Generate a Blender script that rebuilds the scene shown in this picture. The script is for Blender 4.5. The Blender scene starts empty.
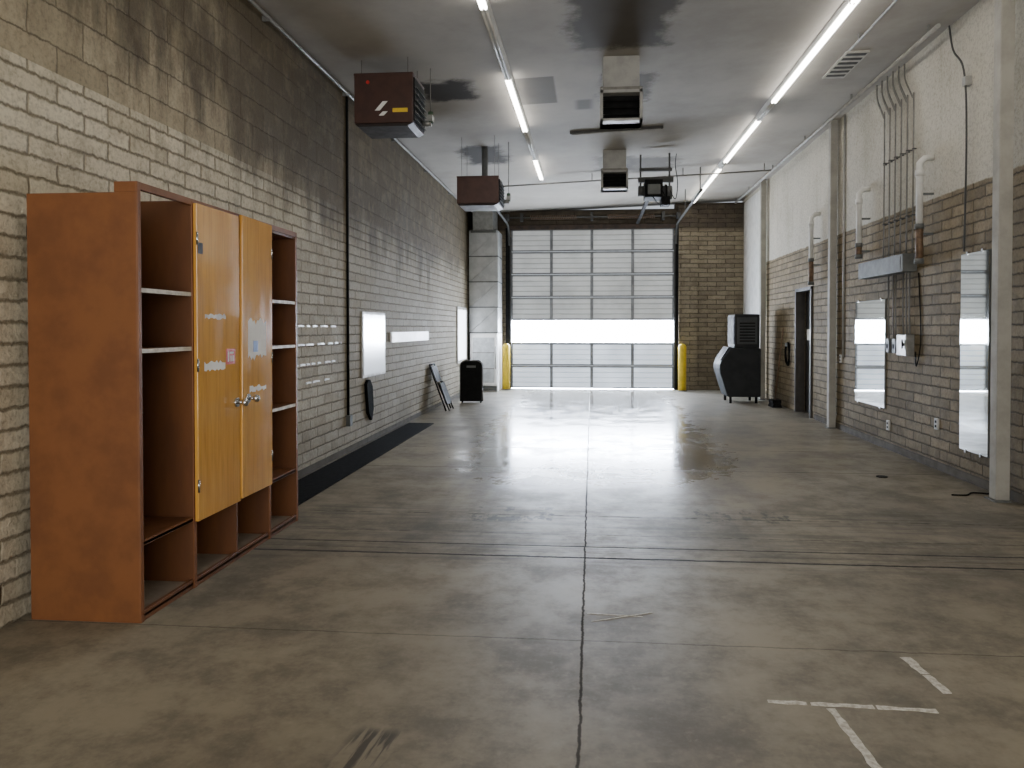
import bpy, bmesh, math, random
from mathutils import Vector, Matrix
random.seed(7)
C=bpy.context.scene.collection
XL,XR,YB=-2.74,3.42,17.0
def zc(x): return 4.05+(x-XL)*0.04
def s2l(c):
    return tuple((v/255/12.92 if v/255<=0.04045 else ((v/255+0.055)/1.055)**2.4) for v in c)+(1,)
# ---------------- node helpers
def newmat(name):
    m=bpy.data.materials.new(name); m.use_nodes=True
    return m,m.node_tree,m.node_tree.nodes['Principled BSDF']
def L(nt,a,b): nt.links.new(a,b)
def put(nt,inp,v):
    if isinstance(v,bpy.types.NodeSocket): nt.links.new(v,inp)
    else: inp.default_value=v
def M(nt,op,a,b=None,c=None,clamp=False):
    n=nt.nodes.new('ShaderNodeMath'); n.operation=op; n.use_clamp=clamp
    put(nt,n.inputs[0],a)
    if b is not None: put(nt,n.inputs[1],b)
    if c is not None: put(nt,n.inputs[2],c)
    return n.outputs[0]
def MR(nt,v,a,b,c=0.0,d=1.0,smooth=True):
    n=nt.nodes.new('ShaderNodeMapRange')
    if smooth: n.interpolation_type='SMOOTHSTEP'
    put(nt,n.inputs[0],v)
    for i,x in enumerate((a,b,c,d)): put(nt,n.inputs[i+1],x)
    return n.outputs[0]
def MIX(nt,f,a,b,mode='MIX'):
    n=nt.nodes.new('ShaderNodeMix'); n.data_type='RGBA'; n.blend_type=mode
    put(nt,n.inputs[0],f); put(nt,n.inputs[6],a); put(nt,n.inputs[7],b)
    return n.outputs[2]
def NOISE(nt,vec,scale,detail=4,rough=0.6,sc=None):
    if sc:
        mp=nt.nodes.new('ShaderNodeMapping'); L(nt,vec,mp.inputs[0]); mp.inputs[3].default_value=sc; vec=mp.outputs[0]
    n=nt.nodes.new('ShaderNodeTexNoise'); L(nt,vec,n.inputs['Vector'])
    n.inputs['Scale'].default_value=scale; n.inputs['Detail'].default_value=detail; n.inputs['Roughness'].default_value=rough
    return n.outputs[0]
def POS(nt):
    g=nt.nodes.new('ShaderNodeNewGeometry'); s=nt.nodes.new('ShaderNodeSeparateXYZ'); L(nt,g.outputs['Position'],s.inputs[0])
    return g.outputs['Position'],s.outputs[0],s.outputs[1],s.outputs[2]
def BUMP(nt,b,h,st,dist=0.01):
    n=nt.nodes.new('ShaderNodeBump'); put(nt,n.inputs['Height'],h); n.inputs['Strength'].default_value=st; n.inputs['Distance'].default_value=dist
    L(nt,n.outputs[0],b.inputs['Normal'])
def simple(name,rgb,rough=0.5,metal=0.0,var=0.12,scale=8,bump=0.0,rgb2=None,stretch=None,spec=.5):
    m,nt,b=newmat(name)
    tc=nt.nodes.new('ShaderNodeTexCoord')
    f=NOISE(nt,tc.outputs['Object'],scale,5,0.6,stretch)
    c1=s2l(rgb); c2=s2l(rgb2) if rgb2 else tuple(v*(1-var*2) for v in c1[:3])+(1,)
    L(nt,MIX(nt,MR(nt,f,0.35,0.68),c1,c2),b.inputs['Base Color'])
    put(nt,b.inputs['Roughness'],MR(nt,f,0.3,0.7,max(rough-.06,.02),min(rough+.08,1)))
    b.inputs['Metallic'].default_value=metal; b.inputs['Specular IOR Level'].default_value=spec
    if bump: BUMP(nt,b,f,bump,0.01)
    return m
def emis(name,rgb,st,base=(230,230,230)):
    m,nt,b=newmat(name)
    b.inputs['Base Color'].default_value=s2l(base); b.inputs['Emission Color'].default_value=s2l(rgb)
    b.inputs['Emission Strength'].default_value=st; b.inputs['Roughness'].default_value=.4
    return m
# ---------------- brick walls
def brick(nt,vec,w,h,mort,c1,c2,cm):
    n=nt.nodes.new('ShaderNodeTexBrick'); L(nt,vec,n.inputs['Vector'])
    n.inputs['Color1'].default_value=c1; n.inputs['Color2'].default_value=c2; n.inputs['Mortar'].default_value=cm
    n.inputs['Scale'].default_value=1; n.inputs['Mortar Size'].default_value=mort; n.inputs['Mortar Smooth'].default_value=1.0
    n.inputs['Brick Width'].default_value=w; n.inputs['Row Height'].default_value=h; n.inputs['Bias'].default_value=-.1
    return n.outputs[0],n.outputs[1]
def wallmat(name,kind):
    m,nt,b=newmat(name); P,x,y,z=POS(nt)
    n1=NOISE(nt,P,6,4,.65); n1b=NOISE(nt,P,9,6,.8,(1.3,1.7,1))
    hx={'left':y,'right':y,'back':x}[kind]
    u=M(nt,'ADD',hx,M(nt,'MULTIPLY',M(nt,'SUBTRACT',n1,.5),.04))
    v=M(nt,'ADD',z,M(nt,'MULTIPLY',M(nt,'SUBTRACT',n1b,.5),.05))
    cv=nt.nodes.new('ShaderNodeCombineXYZ'); L(nt,u,cv.inputs[0]); L(nt,v,cv.inputs[1])
    big=NOISE(nt,P,1.1,5,.6); fine=NOISE(nt,P,35,5,.75); blot=NOISE(nt,P,5,5,.7)
    if kind=='left':
        col,fac=brick(nt,cv.outputs[0],.40,.102,.013,s2l((220,210,186)),s2l((196,185,160)),s2l((146,134,110)))
        colu,facu=brick(nt,cv.outputs[0],.40,.203,.008,s2l((180,167,140)),s2l((152,139,112)),s2l((126,114,92)))
        top=MR(nt,z,2.705,2.71)
        c=MIX(nt,top,col,colu); fa=M(nt,'ADD',M(nt,'MULTIPLY',fac,M(nt,'SUBTRACT',1.0,top)),M(nt,'MULTIPLY',M(nt,'MULTIPLY',facu,top),.6))
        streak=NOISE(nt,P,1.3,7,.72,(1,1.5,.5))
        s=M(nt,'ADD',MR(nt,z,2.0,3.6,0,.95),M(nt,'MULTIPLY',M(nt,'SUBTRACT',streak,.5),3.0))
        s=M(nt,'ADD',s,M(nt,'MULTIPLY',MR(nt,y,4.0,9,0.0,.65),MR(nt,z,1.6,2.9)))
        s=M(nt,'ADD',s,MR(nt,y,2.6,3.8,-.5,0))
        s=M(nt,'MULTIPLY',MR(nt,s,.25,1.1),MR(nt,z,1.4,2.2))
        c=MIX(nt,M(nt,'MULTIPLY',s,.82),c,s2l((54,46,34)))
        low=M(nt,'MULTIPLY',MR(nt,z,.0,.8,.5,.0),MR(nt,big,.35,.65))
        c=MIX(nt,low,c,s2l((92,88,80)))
        c=MIX(nt,M(nt,'MULTIPLY',MR(nt,y,4.5,9.5),.62),c,s2l((82,73,58)))  # far stretch darkened: fall-off of light along the wall painted into block colour
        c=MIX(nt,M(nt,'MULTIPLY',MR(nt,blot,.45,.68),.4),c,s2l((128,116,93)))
    elif kind=='right':
        col,fac=brick(nt,cv.outputs[0],.40,.102,.014,s2l((146,131,103)),s2l((120,107,83)),s2l((78,69,52)))
        pt=MIX(nt,MR(nt,big,.4,.75),s2l((192,187,173)),s2l((174,168,152)))
        streak=NOISE(nt,P,2.0,6,.7,(1,2.5,.3))
        pt=MIX(nt,M(nt,'MULTIPLY',MR(nt,streak,.5,.75),.28),pt,s2l((132,123,104)))
        top=MR(nt,M(nt,'ADD',z,M(nt,'MULTIPLY',M(nt,'SUBTRACT',n1,.5),.05)),2.69,2.71)
        c=MIX(nt,M(nt,'MULTIPLY',MR(nt,blot,.42,.66),.55),col,s2l((92,81,61)))
        c=MIX(nt,top,c,pt); fa=M(nt,'MULTIPLY',fac,M(nt,'SUBTRACT',1.0,top))
        c=MIX(nt,M(nt,'MULTIPLY',MR(nt,z,.0,1.0,.4,0),MR(nt,big,.35,.6)),c,s2l((62,54,42)))
    else:
        col,fac=brick(nt,cv.outputs[0],.40,.102,.013,s2l((136,126,106)),s2l((114,105,88)),s2l((80,73,60)))
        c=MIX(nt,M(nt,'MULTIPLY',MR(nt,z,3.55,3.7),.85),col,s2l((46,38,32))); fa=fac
        c=MIX(nt,M(nt,'MULTIPLY',MR(nt,blot,.42,.66),.5),c,s2l((90,81,66)))
    c=MIX(nt,M(nt,'MULTIPLY',MR(nt,fine,.42,.70),.36),c,s2l((74,66,53)))
    L(nt,c,b.inputs['Base Color'])
    put(nt,b.inputs['Roughness'],MR(nt,big,.3,.7,.68,.8,False)); b.inputs['Specular IOR Level'].default_value=.22
    h=M(nt,'ADD',M(nt,'MULTIPLY',fa,-1.0),M(nt,'ADD',M(nt,'MULTIPLY',fine,.5),M(nt,'MULTIPLY',blot,1.2)))
    BUMP(nt,b,h,.85,.015)
    return m
def box_mask(nt,x,y,x0,x1,y0,y1,e=.05,nz=None):
    f=None
    for c,a,d in ((x,x0,x1),(y,y0,y1)):
        cc=M(nt,'ADD',c,nz) if nz is not None else c
        k=M(nt,'MULTIPLY',MR(nt,cc,a-e,a+e),MR(nt,cc,d-e,d+e,1,0))
        f=k if f is None else M(nt,'MULTIPLY',f,k)
    return f
def ceilmat():
    m,nt,b=newmat('ceiling_plaster'); P,x,y,z=POS(nt)
    big=NOISE(nt,P,.6,6,.65); nz=M(nt,'MULTIPLY',M(nt,'SUBTRACT',NOISE(nt,P,3.2,6,.7),.5),.55)
    c=MIX(nt,MR(nt,big,.35,.7),s2l((176,172,164)),s2l((154,149,141)))
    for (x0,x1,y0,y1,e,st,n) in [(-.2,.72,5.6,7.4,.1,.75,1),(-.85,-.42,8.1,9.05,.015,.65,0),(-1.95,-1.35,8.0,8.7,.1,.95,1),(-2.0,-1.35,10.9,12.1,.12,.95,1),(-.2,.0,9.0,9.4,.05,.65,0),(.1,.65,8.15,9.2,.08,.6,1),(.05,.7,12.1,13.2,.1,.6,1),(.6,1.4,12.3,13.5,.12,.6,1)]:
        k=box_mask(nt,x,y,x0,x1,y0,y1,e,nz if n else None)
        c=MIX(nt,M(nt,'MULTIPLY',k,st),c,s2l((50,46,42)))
    L(nt,c,b.inputs['Base Color']); b.inputs['Roughness'].default_value=.75; b.inputs['Specular IOR Level'].default_value=.15
    BUMP(nt,b,NOISE(nt,P,60,3,.6),.15,.004)
    return m
def floormat():
    m,nt,b=newmat('worn_concrete'); P,x,y,z=POS(nt)
    big=NOISE(nt,P,.55,7,.68); mid=NOISE(nt,P,2.2,9,.78); fine=NOISE(nt,P,22,5,.7)
    c=MIX(nt,MR(nt,big,.36,.64),s2l((146,136,115)),s2l((106,98,82)))
    c=MIX(nt,M(nt,'MULTIPLY',MR(nt,mid,.42,.66),.5),c,s2l((80,73,60)))
    c=MIX(nt,M(nt,'MULTIPLY',MR(nt,fine,.5,.75),.3),c,s2l((162,154,136)))
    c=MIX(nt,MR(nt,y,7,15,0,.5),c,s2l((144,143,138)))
    tn=NOISE(nt,P,1.2,5,.65,(3.0,.35,1))
    tr=M(nt,'ADD',box_mask(nt,x,y,-1.25,-.75,4.6,16,.15),box_mask(nt,x,y,.85,1.35,4.6,16,.15),clamp=True)
    c=MIX(nt,M(nt,'MULTIPLY',M(nt,'MULTIPLY',tr,MR(nt,tn,.42,.62)),.4),c,s2l((62,58,52)))
    wob=M(nt,'MULTIPLY',M(nt,'SUBTRACT',NOISE(nt,P,9,5,.7),.5),.03)
    brk=MR(nt,NOISE(nt,P,2,4,.7,(1.2,.1,1)),.45,.56)
    def line(coord,c0,w,soft=.003):
        return MR(nt,M(nt,'ABSOLUTE',M(nt,'SUBTRACT',M(nt,'ADD',coord,wob),c0)),w,w+soft,1,0)
    lines=M(nt,'MULTIPLY',line(x,-.04,.003,.005),.85)
    for y0,w,st,bk in ((3.3,.001,.5,0),(4.5,.009,.95,0),(4.73,.007,.85,0),(7.35,.006,.7,0),(11.3,.01,.7,0),(4.60,.003,.4,1),(5.0,.006,.5,1),(5.5,.010,.6,1),(8.6,.012,.5,1)):
        l=M(nt,'MULTIPLY',line(y,y0,w,.006),st)
        if bk: l=M(nt,'MULTIPLY',l,brk)
        lines=M(nt,'MAXIMUM',lines,l)
    sn=NOISE(nt,P,3,5,.7,(.35,5,1))
    st=M(nt,'MULTIPLY',box_mask(nt,x,y,-2.3,3.4,4.3,5.8,.15),MR(nt,sn,.45,.62))
    c=MIX(nt,M(nt,'MULTIPLY',st,.45),c,s2l((60,54,46)))
    treads=M(nt,'MULTIPLY',M(nt,'ADD',box_mask(nt,x,y,-.95,-.25,5.3,5.75,.06),box_mask(nt,x,y,.75,1.5,5.35,5.8,.06)),MR(nt,NOISE(nt,P,6,4,.7,(1.2,.7,1)),.5,.6),clamp=True)
    diag=M(nt,'ADD',x,M(nt,'MULTIPLY',y,-.12))
    cv=nt.nodes.new('ShaderNodeCombineXYZ'); L(nt,diag,cv.inputs[0]); L(nt,y,cv.inputs[1])
    sk=M(nt,'MULTIPLY',box_mask(nt,diag,y,-1.11,-.95,2.1,2.50,.03),MR(nt,NOISE(nt,cv.outputs[0],10,3,.6,(3.0,.25,1)),.47,.56))
    s2=M(nt,'ADD',treads,sk,clamp=True)
    c=MIX(nt,M(nt,'MULTIPLY',s2,.8),c,s2l((40,36,33)))
    c=MIX(nt,lines,c,s2l((22,20,18)))
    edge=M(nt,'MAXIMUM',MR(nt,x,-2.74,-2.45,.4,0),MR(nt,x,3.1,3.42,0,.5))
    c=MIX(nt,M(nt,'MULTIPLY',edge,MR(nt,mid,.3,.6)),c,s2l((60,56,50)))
    L(nt,c,b.inputs['Base Color'])
    r=M(nt,'ADD',MR(nt,mid,.38,.66,.10,.24),MR(nt,fine,.4,.7,-.01,.03))
    r=M(nt,'ADD',r,MR(nt,y,5.2,8.0,.32,0))
    r=M(nt,'ADD',r,MR(nt,M(nt,'ABSOLUTE',M(nt,'SUBTRACT',x,.05)),.9,2.0,0,.24))
    r=M(nt,'ADD',r,M(nt,'MULTIPLY',lines,.4))
    put(nt,b.inputs['Roughness'],r)
    b.inputs['Specular IOR Level'].default_value=.65
    BUMP(nt,b,M(nt,'SUBTRACT',M(nt,'MULTIPLY',fine,.05),lines),.12,.004)
    return m
# ---------------- mesh helpers
class B:
    def __init__(s): s.bm=bmesh.new(); s.mats=[]
    def mi(s,m):
        if m not in s.mats: s.mats.append(m)
        return s.mats.index(m)
    def poly(s,pts,m):
        f=s.bm.faces.new([s.bm.verts.new(p) for p in pts]); f.material_index=s.mi(m); return s
    def box(s,x0,x1,y0,y1,z0,z1,m):
        i=s.mi(m); v=[s.bm.verts.new((x,y,z)) for x in (x0,x1) for y in (y0,y1) for z in (z0,z1)]
        for q in ((0,1,3,2),(4,6,7,5),(0,4,5,1),(2,3,7,6),(0,2,6,4),(1,5,7,3)):
            f=s.bm.faces.new([v[k] for k in q]); f.material_index=i
        return s
    def prism(s,prof,axis,a,b,m):
        i=s.mi(m)
        def P(p,t):
            return {'X':(t,p[0],p[1]),'Y':(p[0],t,p[1]),'Z':(p[0],p[1],t)}[axis]
        A=[s.bm.verts.new(P(p,a)) for p in prof]; Bv=[s.bm.verts.new(P(p,b)) for p in prof]; n=len(prof)
        fs=[s.bm.faces.new(A),s.bm.faces.new(Bv[::-1])]
        for k in range(n): fs.append(s.bm.faces.new([A[k],Bv[k],Bv[(k+1)%n],A[(k+1)%n]]))
        for f in fs: f.material_index=i
        return s
    def ribbon(s,axis,lo,hi,a,b,m):
        return s.prism(list(lo)+list(hi)[::-1],axis,a,b,m)
    def tube(s,pts,r,m,seg=12,rs=None):
        i=s.mi(m); pts=[Vector(p) for p in pts]; n=len(pts); rings=[]
        d0=(pts[1]-pts[0]).normalized(); up=Vector((0,0,1)) if abs(d0.z)<.9 else Vector((1,0,0))
        u=d0.cross(up).normalized()
        for k,p in enumerate(pts):
            if k==0: d=d0
            elif k==n-1: d=(pts[-1]-pts[-2]).normalized()
            else: d=((pts[k]-pts[k-1]).normalized()+(pts[k+1]-pts[k]).normalized()).normalized()
            u=(u-d*u.dot(d)).normalized(); w=d.cross(u); rr=rs[k] if rs else r
            rings.append([s.bm.verts.new(p+(u*math.cos(2*math.pi*j/seg)+w*math.sin(2*math.pi*j/seg))*rr) for j in range(seg)])
        for k in range(n-1):
            for j in range(seg):
                f=s.bm.faces.new([rings[k][j],rings[k][(j+1)%seg],rings[k+1][(j+1)%seg],rings[k+1][j]]); f.material_index=i; f.smooth=True
        for r_ in (rings[0][::-1],rings[-1]):
            f=s.bm.faces.new(r_); f.material_index=i
        return s
    def obj(s,name,root=None,parent=None,bevel=0.0,**props):
        base=Vector((0,0,0))
        if root is not None: base=root['_b']
        bmesh.ops.recalc_face_normals(s.bm,faces=s.bm.faces)
        if root is None and parent is None and props.get('kind')!='structure':
            xs=[v.co.x for v in s.bm.verts]; ys=[v.co.y for v in s.bm.verts]; zs=[v.co.z for v in s.bm.verts]
            base=Vector(((min(xs)+max(xs))/2,(min(ys)+max(ys))/2,min(zs)))
            loc=base
        else: loc=None
        bmesh.ops.translate(s.bm,verts=s.bm.verts,vec=-Vector(base))
        me=bpy.data.meshes.new(name); s.bm.to_mesh(me); s.bm.free()
        for m in s.mats: me.materials.append(m)
        o=bpy.data.objects.new(name,me); C.objects.link(o)
        if loc is not None: o.location=loc
        if root is not None: o.parent=parent or root['_e']
        if bevel:
            md=o.modifiers.new('b','BEVEL'); md.width=bevel; md.segments=2; md.limit_method='ANGLE'
        for k,v in props.items(): o[k]=v
        return o
def root(name,loc,**props):
    e=bpy.data.objects.new(name,None); e.location=loc; e.empty_display_size=.1; C.objects.link(e)
    for k,v in props.items(): e[k]=v
    return {'_b':Vector(loc),'_e':e}
def rope(pts,n=6):
    P=[Vector(p) for p in pts]; out=[]
    for i in range(len(P)-1):
        p0=P[max(i-1,0)];p1=P[i];p2=P[i+1];p3=P[min(i+2,len(P)-1)]
        for k in range(n):
            t=k/n; out.append(.5*((2*p1)+(p2-p0)*t+(2*p0-5*p1+4*p2-p3)*t*t+(3*p1-p0-3*p2+p3)*t**3))
    out.append(P[-1]); return out
# ---------------- materials
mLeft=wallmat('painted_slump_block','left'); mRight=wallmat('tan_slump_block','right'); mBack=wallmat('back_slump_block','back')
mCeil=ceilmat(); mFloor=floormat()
steel=simple('galvanised_steel',(150,150,146),.42,.5,.12,14)
pipegrey=simple('dull_conduit',(124,121,114),.5,.2,.12,14)
greymetal=simple('grey_enamel',(104,106,104),.55,.1,.1,10,spec=.3)
trackgrey=simple('dull_track_steel',(80,80,78),.65,.1,.1,10,spec=.25)
whitepaint=simple('white_enamel',(218,217,212),.4,0,.08,6)
brightwhite=simple('bright_white_board',(252,252,250),.4,0,.02,6)
postpaint=simple('post_paint',(164,161,152),.65,0,.1,5,spec=.25)
dirtywhite=simple('dirty_white',(192,189,180),.5,0,.15,7)
casing=simple('aged_casing',(166,165,160),.5,0,.12,7)
dark=simple('black_paint',(22,22,22),.65,0,.2,10,spec=.12)
rubber=simple('black_rubber',(16,16,16),.9,0,.2,30,.4,spec=.08)
brown=simple('brown_enamel',(76,52,45),.42,.2,.12,8)
brown2=simple('brown_dark',(40,30,27),.5,.2,.12,8)
rust=simple('rusty_copper',(126,102,80),.5,.3,.2,18,.2,(92,74,58))
yellow=simple('safety_yellow',(222,190,40),.45,0,.12,7)
plyside=simple('brown_board',(128,82,50),.42,0,.05,5,.0,(112,70,42),spec=.35)
plyin=simple('stained_plywood',(114,72,42),.45,0,.15,5,0,(94,58,33),(1,1,.25))
maple,nt_,b_=newmat('amber_maple'); tc_=nt_.nodes.new('ShaderNodeTexCoord')
g1=NOISE(nt_,tc_.outputs['Object'],4,5,.6,(1,2.5,.3)); g2=NOISE(nt_,tc_.outputs['Object'],16,5,.65,(1,4,.16))
c_=MIX(nt_,MR(nt_,g1,.35,.68),s2l((222,166,78)),s2l((204,146,62))); c_=MIX(nt_,M(nt_,'MULTIPLY',MR(nt_,g2,.45,.7),.5),c_,s2l((172,116,48)))
L(nt_,c_,b_.inputs['Base Color']); put(nt_,b_.inputs['Roughness'],MR(nt_,g1,.3,.7,.10,.2)); b_.inputs['Coat Weight'].default_value=.8; b_.inputs['Coat Roughness'].default_value=.06
shelfedge=simple('worn_white_edge',(215,208,194),.5,0,.15,20)
paper=simple('paper',(236,234,228),.7,0,.05,10)
red=simple('red_sticker',(190,40,34),.5,0,.05,10)
blue=simple('blue_sticker',(40,90,170),.5,0,.05,10)
gold=simple('yellow_sticker',(226,190,50),.5,0,.05,10)
chrome=simple('chrome',(200,200,198),.18,1,.03,10)
mirror,_,mb=newmat('mirror_glass'); mb.inputs['Base Color'].default_value=(.82,.84,.83,1); mb.inputs['Metallic'].default_value=1; mb.inputs['Roughness'].default_value=.03
foil=simple('foil_duct',(180,182,181),.4,.4,.1,5,.1)
tubeOn=emis('lit_tube',(255,250,242),21); tubeOff=simple('unlit_tube',(215,213,206),.3)
skyglass=emis('daylight_glass',(226,237,255),88)
sideglass=emis('side_window_glass',(236,243,255),6)
# ================= ROOM
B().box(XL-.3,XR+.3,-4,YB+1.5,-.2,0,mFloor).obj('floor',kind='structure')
b=B(); b.prism([(XL-.3,zc(XL-.3)),(XR+.3,zc(XR+.3)),(XR+.3,zc(XR)+.3),(XL-.3,zc(XL)+.3)],'Y',-4,YB+.3,mCeil); b.obj('ceiling',kind='structure')
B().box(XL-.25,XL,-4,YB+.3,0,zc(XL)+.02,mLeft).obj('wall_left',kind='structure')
b=B(); DY0,DY1,DZ=11.84,12.75,2.05
b.box(XR,XR+.25,-4,DY0,0,zc(XR)+.005,mRight).box(XR,XR+.25,DY1,YB+.3,0,zc(XR)+.005,mRight).box(XR,XR+.25,DY0,DY1,DZ,zc(XR)+.005,mRight); b.obj('wall_right',kind='structure')
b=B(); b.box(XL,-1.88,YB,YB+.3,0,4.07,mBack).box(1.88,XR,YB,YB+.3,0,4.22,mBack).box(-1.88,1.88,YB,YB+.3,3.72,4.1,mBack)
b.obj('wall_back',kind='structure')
b=B(); b.box(XL,-2.2,-4,-3.8,0,4.07,mBack).box(2.8,XR,-4,-3.8,0,4.2,mBack).box(-2.2,2.8,-4,-3.8,3.4,4.08,mBack); b.obj('wall_rear',kind='structure')
B().box(XR-.025,XR,14.95,YB,1.62,4.2,whitepaint).obj('trim_1',kind='structure')
B().box(1.95,2.35,YB-.09,YB,0,4.15,mBack).obj('trim_2',kind='structure')
B().box(XL,XL+.012,5.3,16.9,0,.06,simple('wall_base',(90,85,76),.8,spec=.15)).obj('baseboard_left',kind='structure')
B().box(XR-.015,XR,-3.8,11.7,0,.08,simple('dark_base2',(80,73,60),.7,spec=.2)).obj('baseboard_right',kind='structure')
# side door (right wall)
r=root('door_2',(XR,12.3,0),kind='structure')
fr=simple('dark_frame',(66,62,58),.5)
B().box(XR-.03,XR+.12,DY0-.0,DY0+.05,0,DZ,fr).box(XR-.03,XR+.12,DY1-.05,DY1,0,DZ,fr).box(XR-.03,XR+.12,DY0,DY1,DZ-.05,DZ,fr).obj('door_frame',r)
dl=B().box(XR+.14,XR+.18,DY0+.02,DY1-.02,.01,DZ-.02,simple('charcoal_door',(60,58,56),.5)).obj('door_leaf',r)
B().box(XR+.12,XR+.14,DY0+.4,DY0+.75,1.2,1.38,paper).obj('notice',r,dl)
B().tube([(XR+.14,DY0+.12,1.0),(XR+.09,DY0+.12,1.0)],.012,chrome).tube([(XR+.09,DY0+.12,1.0),(XR+.09,DY0+.24,1.0)],.01,chrome).obj('handle',r,dl)
# left window
r=root('window_1',(XL,15.4,.7),kind='structure')
B().box(XL,XL+.03,14.85,14.92,.68,1.84,dirtywhite).box(XL,XL+.03,15.93,16.0,.68,1.84,dirtywhite).box(XL,XL+.03,14.92,15.93,1.78,1.84,dirtywhite).box(XL,XL+.03,14.92,15.93,.68,.74,dirtywhite).obj('window_frame',r)
B().box(XL,XL+.012,14.92,15.93,.74,1.78,sideglass).obj('window_pane',r)
# ================= GARAGE DOOR
r=root('door_1',(0,YB+.12,0),kind='structure')
def panelmat(name,st,rgb):
    m,nt,bb=newmat(name); P,x,y,z=POS(nt)
    n=NOISE(nt,P,1.5,4,.6)
    e=M(nt,'MULTIPLY',MR(nt,n,.3,.7,.75,1.1),st)
    bb.inputs['Base Color'].default_value=s2l((140,143,143)); bb.inputs['Emission Color'].default_value=s2l(rgb); put(nt,bb.inputs['Emission Strength'],e)
    bb.inputs['Roughness'].default_value=.45
    return m
pUp=panelmat('fibreglass_upper',.50,(222,224,224)); pLo=panelmat('fibreglass_lower',1.6,(216,228,244))  # panels glow by emission, standing in for daylight through fibreglass; lower rows stronger
pRibU=panelmat('fibreglass_rib_upper',.2,(210,212,214)); pRibL=panelmat('fibreglass_rib_lower',.8,(212,224,238))  # ribs given weaker emission so they look shaded between the glowing panels
alum=simple('door_rail_aluminium',(122,125,128),.4,.3)
Yd=YB+.10; H=3.69/7; X0,X1=-1.86,1.86; W=(X1-X0)/4
for k in range(7):
    z0=k*H+.012; z1=(k+1)*H-.003; win=(k==2); pm=pLo if k<2 else pUp; rm=pRibL if k<2 else pRibU
    fb=B()
    fb.box(X0,X1,Yd,Yd+.045,z0,z0+.028,alum).box(X0,X1,Yd,Yd+.045,z1-.028,z1,alum)
    for c in range(5):
        xx=X0+c*W; wd=.010 if win else .034; fb.box(max(xx-wd,X0),min(xx+wd,X1),Yd-.004,Yd+.045,z0,z1,alum)
    if win:
        sec=fb.obj('window_section',r)
        for c in range(4):
            B().box(X0+c*W+.010,X0+(c+1)*W-.010,Yd-.006,Yd+.0,z0+.004,z1-.004,skyglass).obj('glass_pane',r,sec)
    else:
        for c in range(4):
            xa,xb=X0+c*W+.026,X0+(c+1)*W-.026; za,zb=z0+.024,z1-.024; n=4
            for q in range(n):
                a=za+(zb-za)*q/n; d=za+(zb-za)*(q+1)/n
                fb.prism([(Yd+.03,a),(Yd+.012,a+.012),(Yd+.012,d-.026),(Yd+.03,d-.016),(Yd+.036,d-.016),(Yd+.036,a)],'X',xa,xb,pm)
                fb.box(xa,xb,Yd+.024,Yd+.034,d-.018,d,rm)
        fb.obj('door_section',r)
B().box(X0,X1,Yd+.01,Yd+.03,0,.012,skyglass).obj('daylight_gap',r)
for s in (-1,1):
    b=B()
    b.box(s*1.93-.05,s*1.93+.05,YB-.03,YB+.05,0,3.7,dark).box(s*1.87-.015,s*1.87+.015,YB-.01,YB+.08,0,3.5,trackgrey)
    b.obj('vertical_track',r)
    pts=[(s*1.90,YB-.02,3.3),(s*1.90,YB-.05,3.5),(s*1.90,YB-.17,3.68),(s*1.90,YB-.35,3.74),(s*1.90,YB-1.0,3.76),(s*1.90,YB-3.9,3.8)]
    b=B().tube(rope(pts,5),.026,trackgrey,8)
    zt=zc(s*1.9)
    for yy in (YB-1.6,YB-3.7): b.box(s*1.90-.010,s*1.90+.010,yy-.010,yy+.010,3.78,zt+.01,trackgrey)
    b.obj('overhead_track',r)
b=B().tube([(-2.0,YB-.14,3.92),(2.0,YB-.14,3.92)],.016,trackgrey)
for xa,xb in ((-1.4,-.35),(.35,1.4)): 
    pts=[(xa+(xb-xa)*i/180,YB-.14+.045*math.cos(i*.9),3.92+.045*math.sin(i*.9)) for i in range(181)]
    b.tube(pts,.008,rust,5)
for xx in (-1.93,1.93): b.tube([(xx-.04,YB-.14,3.92),(xx+.04,YB-.14,3.92)],.08,trackgrey,16)
for xx in (-1.6,0,1.6): b.box(xx-.03,xx+.03,YB-.17,YB+.0,3.84,4.02,trackgrey)
b.obj('torsion_spring_shaft',r)
B().box(-1.88,1.88,YB-.02,YB+.06,3.66,3.76,simple('rusty_header',(64,48,36),.6,.2,.2,9,.1,(40,34,30))).obj('header_plate',r)
# ================= CABINET
r=root('storage_cabinet',(-2.4,4.25,0),label='tall orange wooden cabinet, open shelf bays and two amber doors',category='cabinet')
xb,xf=-2.68,-2.13; Ys=[3.31,3.786,4.277,4.715,5.20]; t=.02
b=B()
def side(y,top=2.04,xr=xf,mm=plyside): b.box(xb,xr,y,y+t,0,top,mm)
side(Ys[0]); b.box(xf-.11,xf,Ys[0]-.001,Ys[0]+t,2.04,2.09,plyside)
side(Ys[1],2.08,xf,plyin); side(Ys[3],2.08,xf,plyin); side(Ys[4]-t,2.07,xf,plyin)
b.box(xb,xf-.0,Ys[2]-.01,Ys[2]+.01,0,.38,plyin)
b.box(xb,xb+.012,Ys[0]+t,Ys[4]-t,0,1.98,plyin)
b.box(xb,xf-.005,Ys[1]+t,Ys[4]-t,2.04,2.06,plyin)
b.box(xb,xf,Ys[0]+t,Ys[4]-t,.36,.38,plyin)
b.box(xb,xf,Ys[0]+t,Ys[4]-t,.02,.035,simple('worn_base_board',(150,140,126),.4))
b.box(xf-.02,xf,Ys[0]+t,Ys[4]-t,0,.05,plyin)
for i in (0,1,3): b.box(xf-.001,xf+.006,Ys[i]-(0 if i==0 else .004),Ys[i]+.026,0,2.09 if i==0 else 2.08,plyside)
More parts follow.
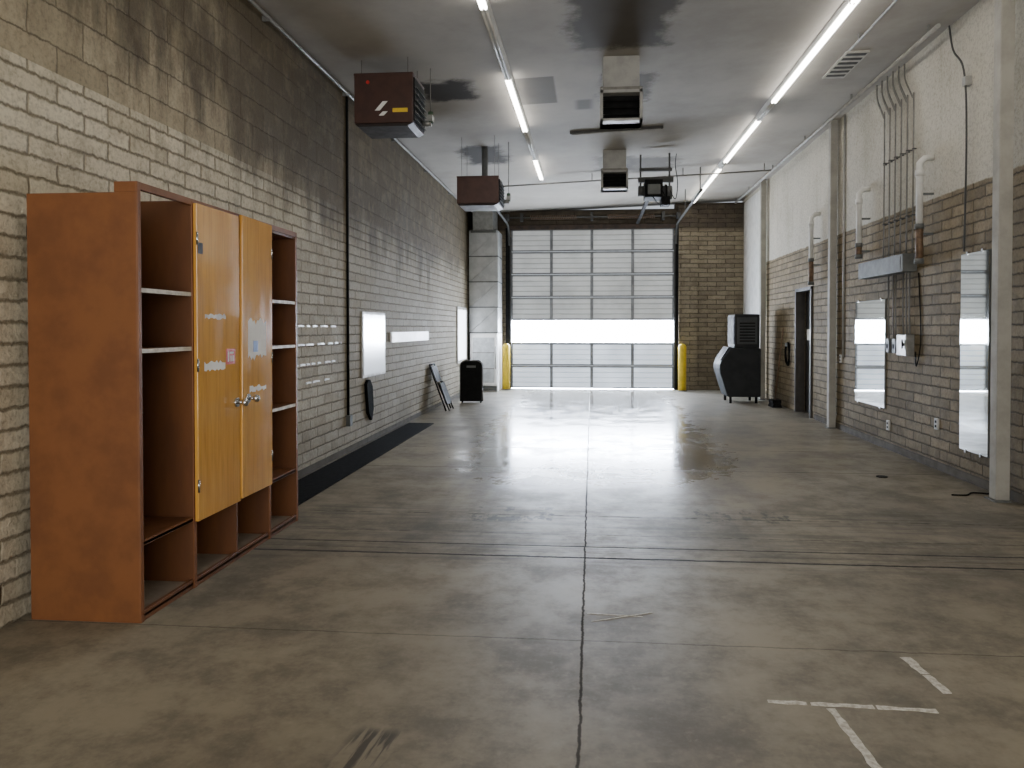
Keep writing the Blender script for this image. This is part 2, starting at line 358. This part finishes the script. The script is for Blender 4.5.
b.box(xf-.02,xf+.004,Ys[0],Ys[4],2.055,2.09,plyside)
b.box(xf-.001,xf+.004,Ys[4]-.03,Ys[4],0,2.08,plyside)
b.obj('body',r,bevel=.002)
for (i,zz) in ((0,1.59),(0,1.30),(3,1.59),(3,1.28),(3,.855),(0,.385),(3,.385)):
    B().box(xb+.012,xf-.012,Ys[i]+t,Ys[i+1]-.002,zz-.018,zz,plyin).box(xf-.012,xf,Ys[i]+t+.006,Ys[i+1]-.002,zz-.02,zz+.001,shelfedge if zz>.5 else plyside).obj('shelf',r)
def torn(x,y0,y1,z0,z1,j,m,name,d,lab=None,n=12):
    ys=[y0+(y1-y0)*i/n for i in range(n+1)]
    lo=[(y,z0+random.uniform(-j,j)) for y in ys]; hi=[(y,z1+random.uniform(-j,j)) for y in ys]
    o=B().ribbon('X',lo,hi,x,x+.0008,m).obj(name,r,d)
    if lab: o['label']=lab
for (ya,yb,hy,lab) in ((Ys[1]+.006,Ys[2]-.008,Ys[2]-.06,'amber door with red sticker and torn tape'),(Ys[2]+.006,Ys[3]-.004+.01,Ys[2]+.07,'amber door with white and blue stickers')):
    d=B().box(xf+.007,xf+.028,ya,yb,.36,2.068,maple).obj('door',r,bevel=.003,label=lab)
    x=xf+.028
    hh=B().tube([(x,hy,.96),(x+.012,hy,.96)],.028,chrome,16).tube([(x+.012,hy,.96),(x+.045,hy,.96)],.01,chrome,10)
    hh.tube([(x+.038,hy,.96),(x+.05,hy,.96),(x+.068,hy,.96),(x+.076,hy,.96)],.02,chrome,16,[.012,.024,.022,.010])
    hh.obj('knob',r,d,label='chrome knob')
    hin=ya if hy>ya+.2 else yb
    for hz in (1.88,1.2,.55): B().tube([(x-.002,hin+(.006 if hin==ya else -.006),hz-.035),(x-.002,hin+(.006 if hin==ya else -.006),hz+.035)],.007,chrome,8).obj('hinge',r,d)
    if hin==ya:
        B().box(x,x+.001,4.10,4.21,1.19,1.28,red).box(x+.001,x+.0015,4.12,4.135,1.205,1.265,paper).box(x+.001,x+.0015,4.145,4.19,1.25,1.262,paper).box(x+.001,x+.0015,4.15,4.165,1.205,1.24,paper).box(x+.001,x+.0015,4.175,4.19,1.205,1.24,paper).obj('sticker',r,d,label='red warning sticker')
        torn(x,3.86,4.09,1.17,1.21,.010,paper,'tape',d,'torn white tape')
        torn(x,3.87,4.10,1.455,1.475,.009,shelfedge,'tape',d)
        B().box(x,x+.002,3.80,3.85,1.80,1.86,brown2).obj('name_plate',r,d,label='small dark plate')
    else:
        torn(x,4.36,4.62,1.21,1.43,.025,paper,'sticker',d,'peeling white paper')
        B().box(x+.0008,x+.0016,4.43,4.50,1.24,1.31,blue).obj('sticker',r,d,label='small blue sticker')
        torn(x,4.38,4.62,1.0,1.025,.010,paper,'tape',d)
        pv=Vector((xf+.007,yb,1.2))-r['_b']
        d.matrix_local=Matrix.Translation(pv)@Matrix.Rotation(math.radians(1.2),4,'Z')@Matrix.Rotation(math.radians(-.6),4,'X')@Matrix.Translation(-pv+Vector((.0,.0,.008)))
# ================= LEFT WALL ITEMS
B().box(-2.67,-2.30,5.35,10.65,0,.012,rubber).obj('rubber_mat',label='long black rubber floor mat along the block wall',category='mat')
r=root('whiteboard',(XL,9.1,.8),label='glossy whiteboard with thin pale frame on block wall',category='whiteboard')
B().box(XL,XL+.02,8.61,9.59,.8,1.6,dirtywhite).obj('frame',r,bevel=.003)
wb_,_n,wbb=newmat('whiteboard_enamel'); wbb.inputs['Base Color'].default_value=s2l((250,251,252)); wbb.inputs['Roughness'].default_value=.2; wbb.inputs['Metallic'].default_value=.4; wbb.inputs['Specular IOR Level'].default_value=1.0
B().box(XL+.02,XL+.024,8.65,9.55,.835,1.565,wb_).obj('writing_surface',r)
B().box(XL,XL+.03,9.88,12.15,1.20,1.345,brightwhite).obj('wall_rail',bevel=.004,label='crisp bright white board strip mounted on block wall',category='rail')
for k,(ya,yb_,zz) in enumerate(((6.7,7.75,1.42),(6.7,7.9,1.24),(6.6,7.7,1.05),(6.9,7.6,.87))):
    y=ya
    while y<yb_:
        w=random.uniform(.08,.2); e=min(y+w,yb_)
        B().ribbon('X',[(y,zz-.012),((y+e)/2,zz-.008),(e,zz-.01)],[(y,zz+.008),((y+e)/2,zz+.01),(e,zz+.005)],XL-.004,XL+.008,brightwhite).obj('tape_strip',label='short torn strip of white tape on block wall',category='tape',group='tape rows on block wall')
        y+=w+random.uniform(.03,.14)
B().tube([(XL+.014,8.1,.37),(XL+.014,8.1,3.9),(XL+.014,8.1,4.04)],.015,dark,8).box(XL,XL+.05,8.06,8.14,.3,.42,greymetal).obj('conduit',label='dark vertical conduit on block wall',category='pipe')
b=B().tube([(XL+.06,-3,3.98),(XL+.06,16.1,3.98)],.015,steel,8)
for y in range(0,17,2): b.box(XL+.0,XL+.07,y-.01,y+.01,3.96,4.0,steel)
b.obj('conduit',label='long conduit along ceiling corner above block wall',category='pipe')
r=root('dust_pan',(XL+.05,8.83,.24),label='black long-handled dust pan hanging on block wall',category='dust pan')
B().prism([(8.72,.72),(8.78,.77),(8.86,.77),(8.96,.68),(9.0,.40),(8.93,.26),(8.80,.36)],'X',XL+.0,XL+.04,rubber).obj('pan',r,bevel=.006)
B().tube([(XL+.012,8.82,.74),(XL+.012,8.82,.795)],.006,steel,8).obj('hanger',r)
b=B()
pts=[(XL+.006,3.12+.015*math.sin(i*1.7),1.35-.0615*i) for i in range(22)]
b.tube(rope(pts,3),.007,paper,6); b.obj('rope',label='thin white cord hanging against block wall',category='cord')
def foldchair(y,lean,lab):
    r=root('folding_chair',(-2.5,y,0),label=lab,category='chair')
    def T(u,h,off=0):
        return (-2.42-lean*h+off, y+u, h*math.cos(lean*.6))
    b=B()
    for s in (-.21,.21):
        b.tube([T(s,.012),T(s,.75),T(s*.8,.80)],.014,dark,8)
        b.tube([T(s*.85,.012,.05),T(s*.85,.5,.03)],.013,dark,8)
    b.tube([T(-.17,.80),T(.17,.80)],.014,dark,8); b.tube([T(-.18,.12,.04),T(.18,.12,.04)],.009,dark,8)
    b.obj('frame',r)
    q=[T(-.20,.50),T(.20,.50),T(.20,.77),T(-.20,.77)]
    b=B(); b.poly(q,dark); o=b.obj('backrest',r); m=o.modifiers.new('s','SOLIDIFY'); m.thickness=.02
    q=[T(-.19,.12,.03),T(.19,.12,.03),T(.19,.48,.03),T(-.19,.48,.03)]
    b=B(); b.poly(q,dark); o=b.obj('seat',r); m=o.modifiers.new('s','SOLIDIFY'); m.thickness=.03
foldchair(12.4,.36,'black folded metal chair leaning on block wall')
r=root('display_board',(-2.24,13.7,0),label='black round-topped folding board standing on floor by wall',category='board')
b=B(); pr=[(-2.46,.03),(-2.03,.03),(-2.03,.70),(-2.045,.75),(-2.08,.785),(-2.13,.80),(-2.36,.80),(-2.41,.785),(-2.445,.75),(-2.46,.70)]
b.prism(pr,'Y',13.68,13.71,dark).prism(pr,'Y',13.75,13.78,dark); b.box(-2.40,-2.38,13.68,13.78,.4,.42,dark).obj('panel',r,bevel=.004)
B().tube([(-2.455,13.672,.06),(-2.455,13.672,.70),(-2.44,13.672,.75),(-2.36,13.672,.79),(-2.13,13.672,.79),(-2.05,13.672,.75),(-2.035,13.672,.70),(-2.035,13.672,.06)],.007,pipegrey,8).obj('rim',r)
for xx in (-2.42,-2.07):
    for yy in (13.695,13.765): B().tube([(xx,yy,0),(xx,yy,.04)],.012,dark,8).obj('leg',r)
B().box(-2.33,-2.16,13.674,13.68,.66,.70,greymetal).obj('handle',r)
r=root('air_duct',(-2.38,16.55,1.3),label='silver sheet metal duct with cross creases dropping from ceiling',category='duct')
b=B(); zt=zc(-2.6)
b.box(-2.70,-2.06,16.2,16.98,1.3,3.55,foil)
for k in range(4):
    z0=1.3+k*.56; b.tube([(-2.69,16.195,z0),(-2.07,16.195,z0+.55)],.008,foil,6); b.box(-2.71,-2.05,16.185,16.985,z0-.012,z0+.012,greymetal)
b.obj('body',r)
B().box(-2.6,-2.16,16.1,16.95,3.55,zt,steel).box(-2.66,-2.1,16.15,16.97,3.5,3.56,greymetal).obj('collar',r)
r=root('drinks_cooler',(-2.37,16.5,0),label='white upright cooler with glass front under the duct',category='cooler')
B().box(-2.68,-2.06,16.15,16.95,0,1.285,brightwhite).obj('body',r,bevel=.01)
d=B().box(-2.66,-2.08,16.11,16.15,.14,1.25,brightwhite).obj('door',r,bevel=.005)
B().box(-2.61,-2.13,16.103,16.11,.2,1.19,simple('frosted_glass',(206,210,212),.15)).obj('glass',r,d)
for zz in (.5,.85): B().box(-2.61,-2.13,16.098,16.103,zz,zz+.02,steel).obj('rack',r,d)
B().tube([(-2.10,16.08,.5),(-2.10,16.08,1.0)],.01,steel,8).obj('handle',r,d)
B().box(-2.66,-2.08,16.13,16.16,.02,.12,greymetal).obj('kick_plate',r)
# ================= BOLLARDS
for x in (-1.93,2.0):
    r=root('bollard',(x,16.65,0),label='yellow painted steel bollard beside the bay door',category='bollard',group='bollards at the bay door')
    B().tube([(x,16.65,0),(x,16.65,.98),(x,16.65,1.02),(x,16.65,1.05)],.09,yellow,20,[.09,.09,.075,.03]).obj('post',r)
    B().tube([(x,16.65,0),(x,16.65,.02)],.11,simple('concrete_collar',(120,115,105),.8),20).obj('base',r)
# ================= UNIT HEATERS
def heater(x0,x1,y0,dep,z0,z1,lab,big=True):
    xm=(x0+x1)/2; zt=zc(xm)
    r=root('unit_heater',(xm,y0+dep/2,z0),label=lab,category='heater',group='ceiling unit heaters')
    B().box(x0,x1,y0,y0+dep,z0+.03,z1,brown).prism([(x0+.03,z0),(x1-.06,z0),(x1,z0+.03),(x0,z0+.03)],'Y',y0+.01,y0+dep-.01,brown2).box(x0-.004,x1+.004,y0-.004,y0+dep,z1-.02,z1+.003,brown).obj('cabinet',r,bevel=.006)
    n=6
    g=B().box(x1,x1+.012,y0+.03,y0+dep-.03,z0+.05,z1-.04,dark).obj('louver_frame',r)
    for k in range(n):
        z=z0+.07+(z1-z0-.14)*k/n
        b=B(); b.prism([(x1+.012,z),(x1+.035,z-.01),(x1+.035,z-.004),(x1+.012,z+.01)],'Y',y0+.04,y0+dep-.04,greymetal); b.obj('louver',r,g)
    for yy in (y0+.05,y0+dep-.05):
        for xx in (x0+.06,x1-.06): B().tube([(xx,yy,z1-.01),(xx,yy,zc(xx))],.0035,pipegrey,6).obj('hanger_rod',r)
    B().tube([(xm,y0+dep,z0+.35),(xm,y0+dep+.1,z0+.36),(xm,y0+dep+.15,z0+.42),(xm,y0+dep+.15,zt)],.045,greymetal,14).obj('flue_pipe',r)
    v=B().tube([(x1+.01,y0+dep-.1,z0+.12),(x1+.10,y0+dep-.1,z0+.12)],.03,steel,12).tube([(x1+.09,y0+dep-.1,z0+.12),(x1+.09,y0+dep-.1,z0+.24)],.028,simple('valve_green',(70,92,70),.5),12)
    v.tube([(x1+.09,y0+dep-.1,z0+.24),(x1+.09,y0+dep-.1,zc(x1))],.005,pipegrey,8).box(x1+.06,x1+.12,y0+dep-.15,y0+dep-.05,z0+.14,z0+.2,steel); v.obj('gas_valve',r)
    if big:
        q=B(); q.prism([(x1-.30,z0+.24),(x1-.25,z0+.24),(x1-.33,z0+.15),(x1-.38,z0+.15)],'Y',y0-.006,y0-.003,paper); q.prism([(x1-.30,z0+.14),(x1-.25,z0+.14),(x1-.29,z0+.10),(x1-.34,z0+.10)],'Y',y0-.006,y0-.003,paper); q.obj('logo',r)
        B().box(x1-.20,x1-.05,y0-.006,y0-.003,z0+.13,z0+.17,gold).obj('sticker',r,label='yellow rating sticker')
        B().tube([(x0+.14,y0-.01,z1-.09),(x0+.14,y0,z1-.09)],.018,red,12).obj('indicator',r)
heater(-2.35,-1.76,7.2,.5,3.40,3.92,'brown gas unit heater hung from ceiling near block wall')
heater(-1.89,-1.30,10.3,.55,3.12,3.53,'smaller brown gas unit heater hung farther along ceiling',False)
# ================= AIR CLEANERS
def cleaner(x0,x1,y0,z0,dep,lab):
    zt=zc(x0)+.005; zm=z0+(zt-z0)*.5
    r=root('air_cleaner',((x0+x1)/2,y0+dep/2,z0),label=lab,category='air cleaner',group='ceiling air cleaners')
    B().box(x0+.03,x1-.03,y0+.02,y0+dep,zm,zt,casing).obj('duct_body',r,bevel=.006)
    B().box(x0,x1,y0,y0+dep+.05,zm-.02,zm+.015,pipegrey).obj('flange',r)
    f=B().box(x0,x0+.03,y0-.02,y0+.3,z0,zm,casing).box(x1-.03,x1,y0-.02,y0+.3,z0,zm,casing).box(x0,x1,y0-.02,y0+.3,z0,z0+.025,casing).box(x0,x1,y0-.02,y0+.3,zm-.05,zm-.02,casing).box(x0+.02,x1-.02,y0+.1,y0+.3,z0,zm,dark).obj('hood',r)
    for k in range(3):
        z=z0+.07+(zm-z0-.12)*k/3
        q=B(); q.prism([(y0+.02,z-.004),(y0+.08,z+.02),(y0+.08,z+.026),(y0+.02,z+.002)],'X',x0+.03,x1-.03,dark); q.obj('louver',r)
cleaner(.08,.51,7.6,3.50,.55,'white ceiling air cleaner with black louvered intake')
cleaner(.14,.56,11.6,3.56,.55,'ceiling air cleaner with dark louvered intake, farther along')
r=root('strip_light',(.34,10.4,4.05),label='unlit slim crosswise strip light on ceiling',category='light fixture')
B().prism([(-.31,zc(-.31)-.035),(.98,zc(.98)-.035),(.98,zc(.98)+.002),(-.31,zc(-.31)+.002)],'Y',10.395,10.435,trackgrey).obj('housing',r)
B().tube([(-.28,10.415,zc(-.28)-.042),(.95,10.415,zc(.95)-.042)],.009,casing,8).obj('tube',r)
# ================= FLUORESCENT RUNS
def strip(x,y0,y1,on):
    z=zc(x)+(.001 if x>0 else .003); r=root('strip_light',(x,(y0+y1)/2,z-.1),label='lit fluorescent strip light mounted on ceiling' if on else 'unlit fluorescent strip light mounted on ceiling',category='light fixture',group='lengthwise ceiling strip lights')
    B().prism([(x-.028,z-.05),(x+.028,z-.05),(x+.045,z-.02),(x+.045,z+.001),(x-.045,z-.002),(x-.045,z-.02)],'Y',y0,y1,whitepaint).obj('housing',r)
    for s in ((-.018,.018)):
        B().tube([(x+s,y0+.004,z-.068),(x+s,y1-.004,z-.068)],.014,tubeOn if on else tubeOff,10).obj('tube',r)
    for yy in (y0+.008,y1-.008): B().box(x-.032,x+.032,yy-.006,yy+.006,z-.078,z-.05,whitepaint).obj('lamp_holder',r)
for y0,y1,on in ((1.8,4.2,1),(4.2,6.6,1),(6.6,9.4,1),(9.4,10.2,0),(10.2,12.7,1),(12.7,13.2,0),(13.2,15.0,1),(15.0,16.7,1)): strip(2.23,y0,y1,on)
for y0,y1,on in ((3.7,6.15,1),(6.15,7.9,0),(7.9,10.0,1),(10.0,11.7,0),(11.7,13.25,1)): strip(-.9,y0,y1,on)
# ================= OPENER
r=root('door_opener',(1.0,12.1,3.4),label='motorised bay door opener with rail and brackets under ceiling',category='door opener')
B().box(.84,1.12,11.9,12.3,3.48,3.76,dark).box(.88,1.08,11.88,11.9,3.52,3.68,greymetal).obj('motor_housing',r,bevel=.012)
B().tube([(1.12,12.1,3.58),(1.28,12.1,3.58)],.11,trackgrey,18).tube([(1.17,12.1,3.58),(1.20,12.1,3.58)],.13,dark,18).tube([(.74,12.05,3.6),(.84,12.05,3.6)],.085,trackgrey,16).obj('pulley',r)
B().box(1.10,1.24,11.95,12.2,3.36,3.5,dark).obj('control_box',r,bevel=.006)
B().box(.98,1.04,12.2,16.7,3.72,3.76,dark).obj('rail',r)
b=B()
for xx in (.78,1.24): b.box(xx-.014,xx+.014,12.08,12.10,3.66,zc(xx),trackgrey)
b.box(.74,1.30,12.04,12.12,3.74,3.82,trackgrey).box(.76,1.28,12.06,12.1,3.92,3.97,trackgrey)
b.obj('bracket',r)
B().tube(rope([(1.1,11.9,3.6),(1.16,11.85,3.42),(1.05,11.85,3.36),(.95,11.88,3.5)],5),.008,dark,6).obj('cable',r)
B().tube(rope([(1.24,12.0,3.6),(1.32,11.95,3.45),(1.36,12.0,3.7),(1.33,12.05,4.0),(1.35,12.1,4.2)],5),.007,dark,6).obj('cable',r)
b=B().tube([(-1.6,13.3,zc(-1.6)-.14),(XR-.3,13.3,zc(XR)-.14)],.014,pipegrey,8)
for x in (-1.5,0,1.6,3.0): b.box(x-.008,x+.008,13.29,13.31,zc(x)-.14,zc(x),pipegrey)
b.obj('conduit',label='steel conduit crossing under ceiling',category='pipe')
b=B().tube([(3.19,7.2,zc(3.19)-.09),(3.19,16.9,zc(3.19)-.09)],.022,casing,10)
for y in (7.4,9.5,11.5,13.5,15.5,16.8): b.box(3.18,3.20,y-.01,y+.01,zc(3.19)-.09,zc(3.19),steel)
b.obj('conduit',label='long pale conduit along ceiling above painted wall',category='pipe')
b=B().tube([(2.6,3.0,zc(2.6)-.05),(2.6,7.8,zc(2.6)-.05)],.012,steel,8)
for y in (3.5,5.5,7.5): b.box(2.58,2.62,y-.02,y+.02,zc(2.6)-.05,zc(2.6),steel)
b.obj('conduit',label='thin conduit on ceiling',category='pipe')
b=B()
for k in range(6): b.box(2.64,2.84,8.0+k*.13,8.06+k*.13,zc(2.6)-.016,zc(2.9)-.01,trackgrey)
b.box(2.62,2.86,7.97,8.78,zc(2.6)-.012,zc(2.9),dirtywhite)
b.obj('ceiling_vent',label='slotted pale vent grille in ceiling',category='vent')
b=B().tube(rope([(.1,6.15,zc(0)-.0),(.2,6.1,zc(0)-.05),(.4,6.05,zc(0)-.04),(.5,6.2,zc(0)+.01)],5),.008,dark,6); b.obj('cable',label='loose dark cable drooping from ceiling',category='cable')
# ================= POSTS
for (x,y,w) in ((3.30,6.3,.108),(3.35,10.7,.095),(3.33,14.85,.10)):
    r=root('steel_post',(x,y,0),label='square painted steel post from floor to ceiling by wall',category='post',group='steel posts along the wall')
    B().box(x-w/2,x+w/2,y-w/2,y+w/2,.01,zc(x)-.002,postpaint).obj('shaft',r,bevel=.008)
    B().box(x-w/2-.02,x+w/2+.0,y-w/2-.03,y+w/2+.03,0,.012,greymetal).obj('base_plate',r)
# ================= RIGHT WALL MIRRORS
def mir(y0,y1,z0,z1,lab):
    r=root('wall_mirror',(XR,(y0+y1)/2,z0),label=lab,category='mirror')
    B().box(XR-.014,XR,y0,y1,z0,z1,greymetal).obj('backing',r)
    B().box(XR-.02,XR-.014,y0+.005,y1-.005,z0+.005,z1-.005,mirror).obj('glass',r)
    for yy in (y0+.12,y1-.12):
        for zz in (z0,z1): B().box(XR-.026,XR,yy-.015,yy+.015,zz-.015,zz+.015,chrome).obj('clip',r)
mir(6.68,7.18,.28,2.08,'tall narrow frameless mirror on block wall')
mir(8.95,9.92,.46,1.74,'frameless rectangular mirror on block wall below conduits')
# ================= ELECTRICAL
r=root('wiring_trough',(XR-.08,8.9,2.0),label='grey electrical wiring trough on wall with conduit stubs',category='electrical box')
B().box(XR-.15,XR,8.15,9.45,2.0,2.19,greymetal).obj('box',r,bevel=.004)
B().box(XR-.156,XR-.148,8.2,9.4,2.02,2.17,greymetal).obj('cover',r,bevel=.003)
for k in range(11):
    y=8.2+k*.078
    xx=XR-.03-(k%2)*.03; zt=zc(XR)-.02
    pts=[(xx,y,2.192),(xx,y,3.75),(xx,y+.03,3.85),(xx,y+.22,4.1),(xx,y+.24,zt+.0)]
    b=B().tube(rope(pts,5),.0085,pipegrey,8)
    for z in (2.6,3.3): b.box(xx-.011,XR,y-.011,y+.011,z-.006,z+.006,trackgrey)
    b.obj('conduit',label='thin steel conduit rising from wiring trough to ceiling',category='pipe',group='conduits above the trough')
for k,(y,zb) in enumerate(((8.24,1.33),(8.32,1.33),(8.40,1.33),(8.60,1.28),(8.66,1.28),(8.8,1.28))):
    B().tube([(XR-.04,y,1.999),(XR-.04,y,zb+.2),(XR-.03,y,zb)],.0095,pipegrey,8).obj('conduit',label='short steel conduit dropping below wiring trough',category='pipe',group='conduits below the trough')
r=root('disconnect_box',(XR-.06,8.3,1.1),label='grey electrical disconnect switch box on block wall',category='electrical box')
B().box(XR-.09,XR+.004,8.2,8.44,1.1,1.33,steel).obj('body',r,bevel=.006)
B().tube([(XR-.105,8.25,1.18),(XR-.105,8.25,1.28)],.01,dark,8).box(XR-.11,XR-.09,8.24,8.26,1.21,1.24,dark).obj('lever',r)
for y in (8.62,8.8):
    B().box(XR-.05,XR,y-.045,y+.045,1.12,1.28,greymetal).box(XR-.055,XR-.05,y-.02,y+.02,1.17,1.22,dark).obj('switch_box',bevel=.003,label='small grey switch box on block wall',category='switch',group='switch boxes under the trough')
B().tube(rope([(XR-.005,8.16,1.15),(XR-.02,8.1,1.0),(XR-.012,8.02,1.3),(XR-.006,8.1,1.98)],5),.007,dark,6).obj('cable',label='dark cable looping beside disconnect box',category='cable')
def outlet(y,z,lab,w=.035):
    B().box(XR-.02,XR,y-w,y+w,z-.055,z+.055,dirtywhite).box(XR-.023,XR-.02,y-.015,y+.015,z+.01,z+.035,dark).box(XR-.023,XR-.02,y-.015,y+.015,z-.035,z-.01,dark).obj('outlet',label=lab,category='outlet',group='outlets on the block wall')
outlet(8.85,.28,'white outlet low on block wall'); outlet(7.65,.45,'small outlet on block wall'); outlet(10.5,.98,'switch plate beside post')
outlet(6.5,.72,'small plate beside tall mirror')
B().tube([(XR-.012,10.4,1.0),(XR-.012,10.4,zc(XR)-.01)],.016,casing,8).obj('conduit',label='pale vertical conduit behind the post',category='pipe')
B().tube(rope([(XR-.02,7.45,zc(XR)-.01),(XR-.05,7.3,4.0),(XR-.05,7.1,3.75),(XR-.03,7.08,3.2),(XR-.03,7.1,2.1)],6),.009,trackgrey,8).box(XR-.06,XR,7.05,7.11,3.6,3.68,casing).obj('conduit',label='thin conduit with junction box on painted wall',category='pipe')
for y,zl in ((7.8,2.05),(9.5,2.26),(11.5,2.05)):
    r=root('exhaust_pipe',(XR-.12,y,zl),label='white stub pipe with rusty lower sleeve bracketed to wall',category='pipe',group='stub pipes along the wall')
    x=XR-.13
    B().tube([(x,y,2.4),(x,y,2.98),(x-.0,y,3.06),(x+.05,y+.01,3.11),(XR-.0,y+.01,3.12)],.033,whitepaint,12).tube([(x,y,2.93),(x,y,2.99)],.044,whitepaint,12).obj('pipe',r)
    B().tube([(x,y,zl+.02),(x,y,2.45)],.036,rust,12).tube([(x,y,zl),(x,y,zl+.05)],.046,greymetal,12).tube([(x,y,2.4),(x,y,2.45)],.044,greymetal,12).obj('sleeve',r)
    for z in (2.35,2.75): B().box(x-.02,XR,y-.02,y+.02,z-.01,z+.01,greymetal).obj('bracket',r)
# ================= ICE MACHINE
r=root('ice_machine',(2.8,14.4,0),label='dark grey ice machine head on slanted storage bin',category='ice machine')
ch=simple('charcoal_enamel',(46,48,50),.6,0,.1,6,spec=.15); ch2=simple('grey_panel',(72,74,76),.6,0,.1,6,spec=.2)
ya,yb_=14.0,14.7
bd=B(); bd.prism([(2.52,.12),(3.12,.12),(3.12,1.03),(2.58,1.03),(2.52,.96),(2.45,.87),(2.40,.79),(2.37,.72),(2.365,.64),(2.38,.56)],'Y',ya,yb_,ch); bd.obj('bin',r,bevel=.02)
d=B(); d.prism([(2.565,1.03),(2.40,.80),(2.385,.80),(2.545,1.045)],'Y',ya+.05,yb_-.05,ch); d.obj('lid',r)
hd=B().box(2.64,3.1,ya+.02,yb_-.02,1.03,1.66,ch).obj('head',r,bevel=.02)
B().box(2.69,3.05,ya+.005,ya+.02,1.1,1.6,ch2).obj('side_panel',r,hd)
for k in range(7): 
    B().box(2.73,3.01,ya-.002,ya+.006,1.15+k*.055,1.17+k*.055,dark).obj('vent_slot',r,hd)
B().box(2.63,2.64,ya+.05,yb_-.05,1.1,1.62,dark).obj('front_grille',r,hd)
for x in (2.58,3.05):
    for y in (ya+.07,yb_-.07): B().tube([(x,y,0),(x,y,.13)],.025,dark,10).obj('leg',r)
r=root('push_broom',(3.3,13.5,0),label='dark broom leaning against block wall near ice machine',category='broom')
B().tube([(3.25,13.5,.1),(3.39,13.5,1.4)],.013,rust,8).obj('handle',r)
B().box(3.18,3.33,13.35,13.65,.07,.13,dark).prism([(3.17,0),(3.34,0),(3.31,.08),(3.2,.08)],'Y',13.33,13.67,dark).obj('brush_head',r)
b=B(); pts=[(XR-.03+.01*math.sin(i),13.2+.13*math.cos(i*.55),.95+.2*math.sin(i*.55)) for i in range(36)]
b.tube(pts,.014,rubber,6); b.box(XR-.06,XR,13.15,13.25,1.08,1.14,greymetal); b.obj('hose_coil',label='black hose coiled on wall bracket',category='hose')
# ================= FLOOR TAPE
tape=simple('worn_tape',(226,223,214),.6,0,.25,40,.1,(180,172,158))
def tp(p0,p1,w,lab):
    p0=Vector(p0); p1=Vector(p1); d=p1-p0; n=Vector((-d.y,d.x)).normalized()*w/2; k=max(int(d.length/.03),2)
    lo=[];hi=[]
    for i in range(k+1):
        a=p0+d*i/k; lo.append(tuple(a-n*random.uniform(.6,1.1))); hi.append(tuple(a+n*random.uniform(.6,1.1)))
    B().ribbon('Z',lo,hi,0,.0015,tape).obj('floor_tape',label=lab,category='tape',group='white tape marks on concrete')
tp((.66,2.82),(.80,2.815),.03,'worn white tape piece on concrete floor')
tp((.815,2.815),(1.04,2.81),.028,'worn white tape bar on concrete floor')
tp((1.05,2.81),(1.26,2.80),.028,'worn white tape bar on concrete floor')
tp((.88,2.785),(.92,2.2),.035,'long worn white tape stem on concrete floor')
tp((1.33,3.25),(1.345,3.1),.045,'short worn white tape on concrete floor')
tp((1.345,3.09),(1.36,2.94),.04,'short worn white tape on concrete floor')
tp((-.02,3.62),(.25,3.60),.008,'thin scraped tape remnant on concrete floor')
tp((.0,3.52),(.3,3.66),.006,'thin scraped tape remnant on concrete floor')
B().tube(rope([(3.0,6.45,.006),(3.12,6.45,.006),(3.22,6.55,.006),(3.36,6.5,.006)],6),.007,rubber,6).obj('cable',label='short black cable lying on floor by post',category='cable')
b=B().tube([(2.72,7.2,.0),(2.72,7.2,.008)],.05,dark,16); b.obj('drain_cover',label='small dark round cover on concrete floor',category='drain')
# ================= LIGHTS
def area(name,loc,rot,sx,sy,e,col=(1,1,1)):
    l=bpy.data.lights.new(name,'AREA'); l.shape='RECTANGLE'; l.size=sx; l.size_y=sy; l.energy=e; l.color=col
    o=bpy.data.objects.new(name,l); o.location=loc; o.rotation_euler=rot; C.objects.link(o); return o
area('open_bay_daylight',(.3,-3.85,1.7),(math.radians(90),0,0),4.8,3.2,330,(1,.975,.93))
w=bpy.data.worlds.new('World'); bpy.context.scene.world=w; w.use_nodes=True
w.node_tree.nodes['Background'].inputs[0].default_value=(.85,.92,1,1); w.node_tree.nodes['Background'].inputs[1].default_value=.7
# ================= CAMERA
cam=bpy.data.cameras.new('Camera'); co=bpy.data.objects.new('Camera',cam); C.objects.link(co)
co.location=(0,0,1.4); co.rotation_euler=(math.radians(89),0,math.radians(5))
cam.sensor_width=36; cam.lens=740/1024*36; cam.shift_x=-15/1024; cam.shift_y=-43/1024; cam.clip_start=.05
bpy.context.scene.camera=co
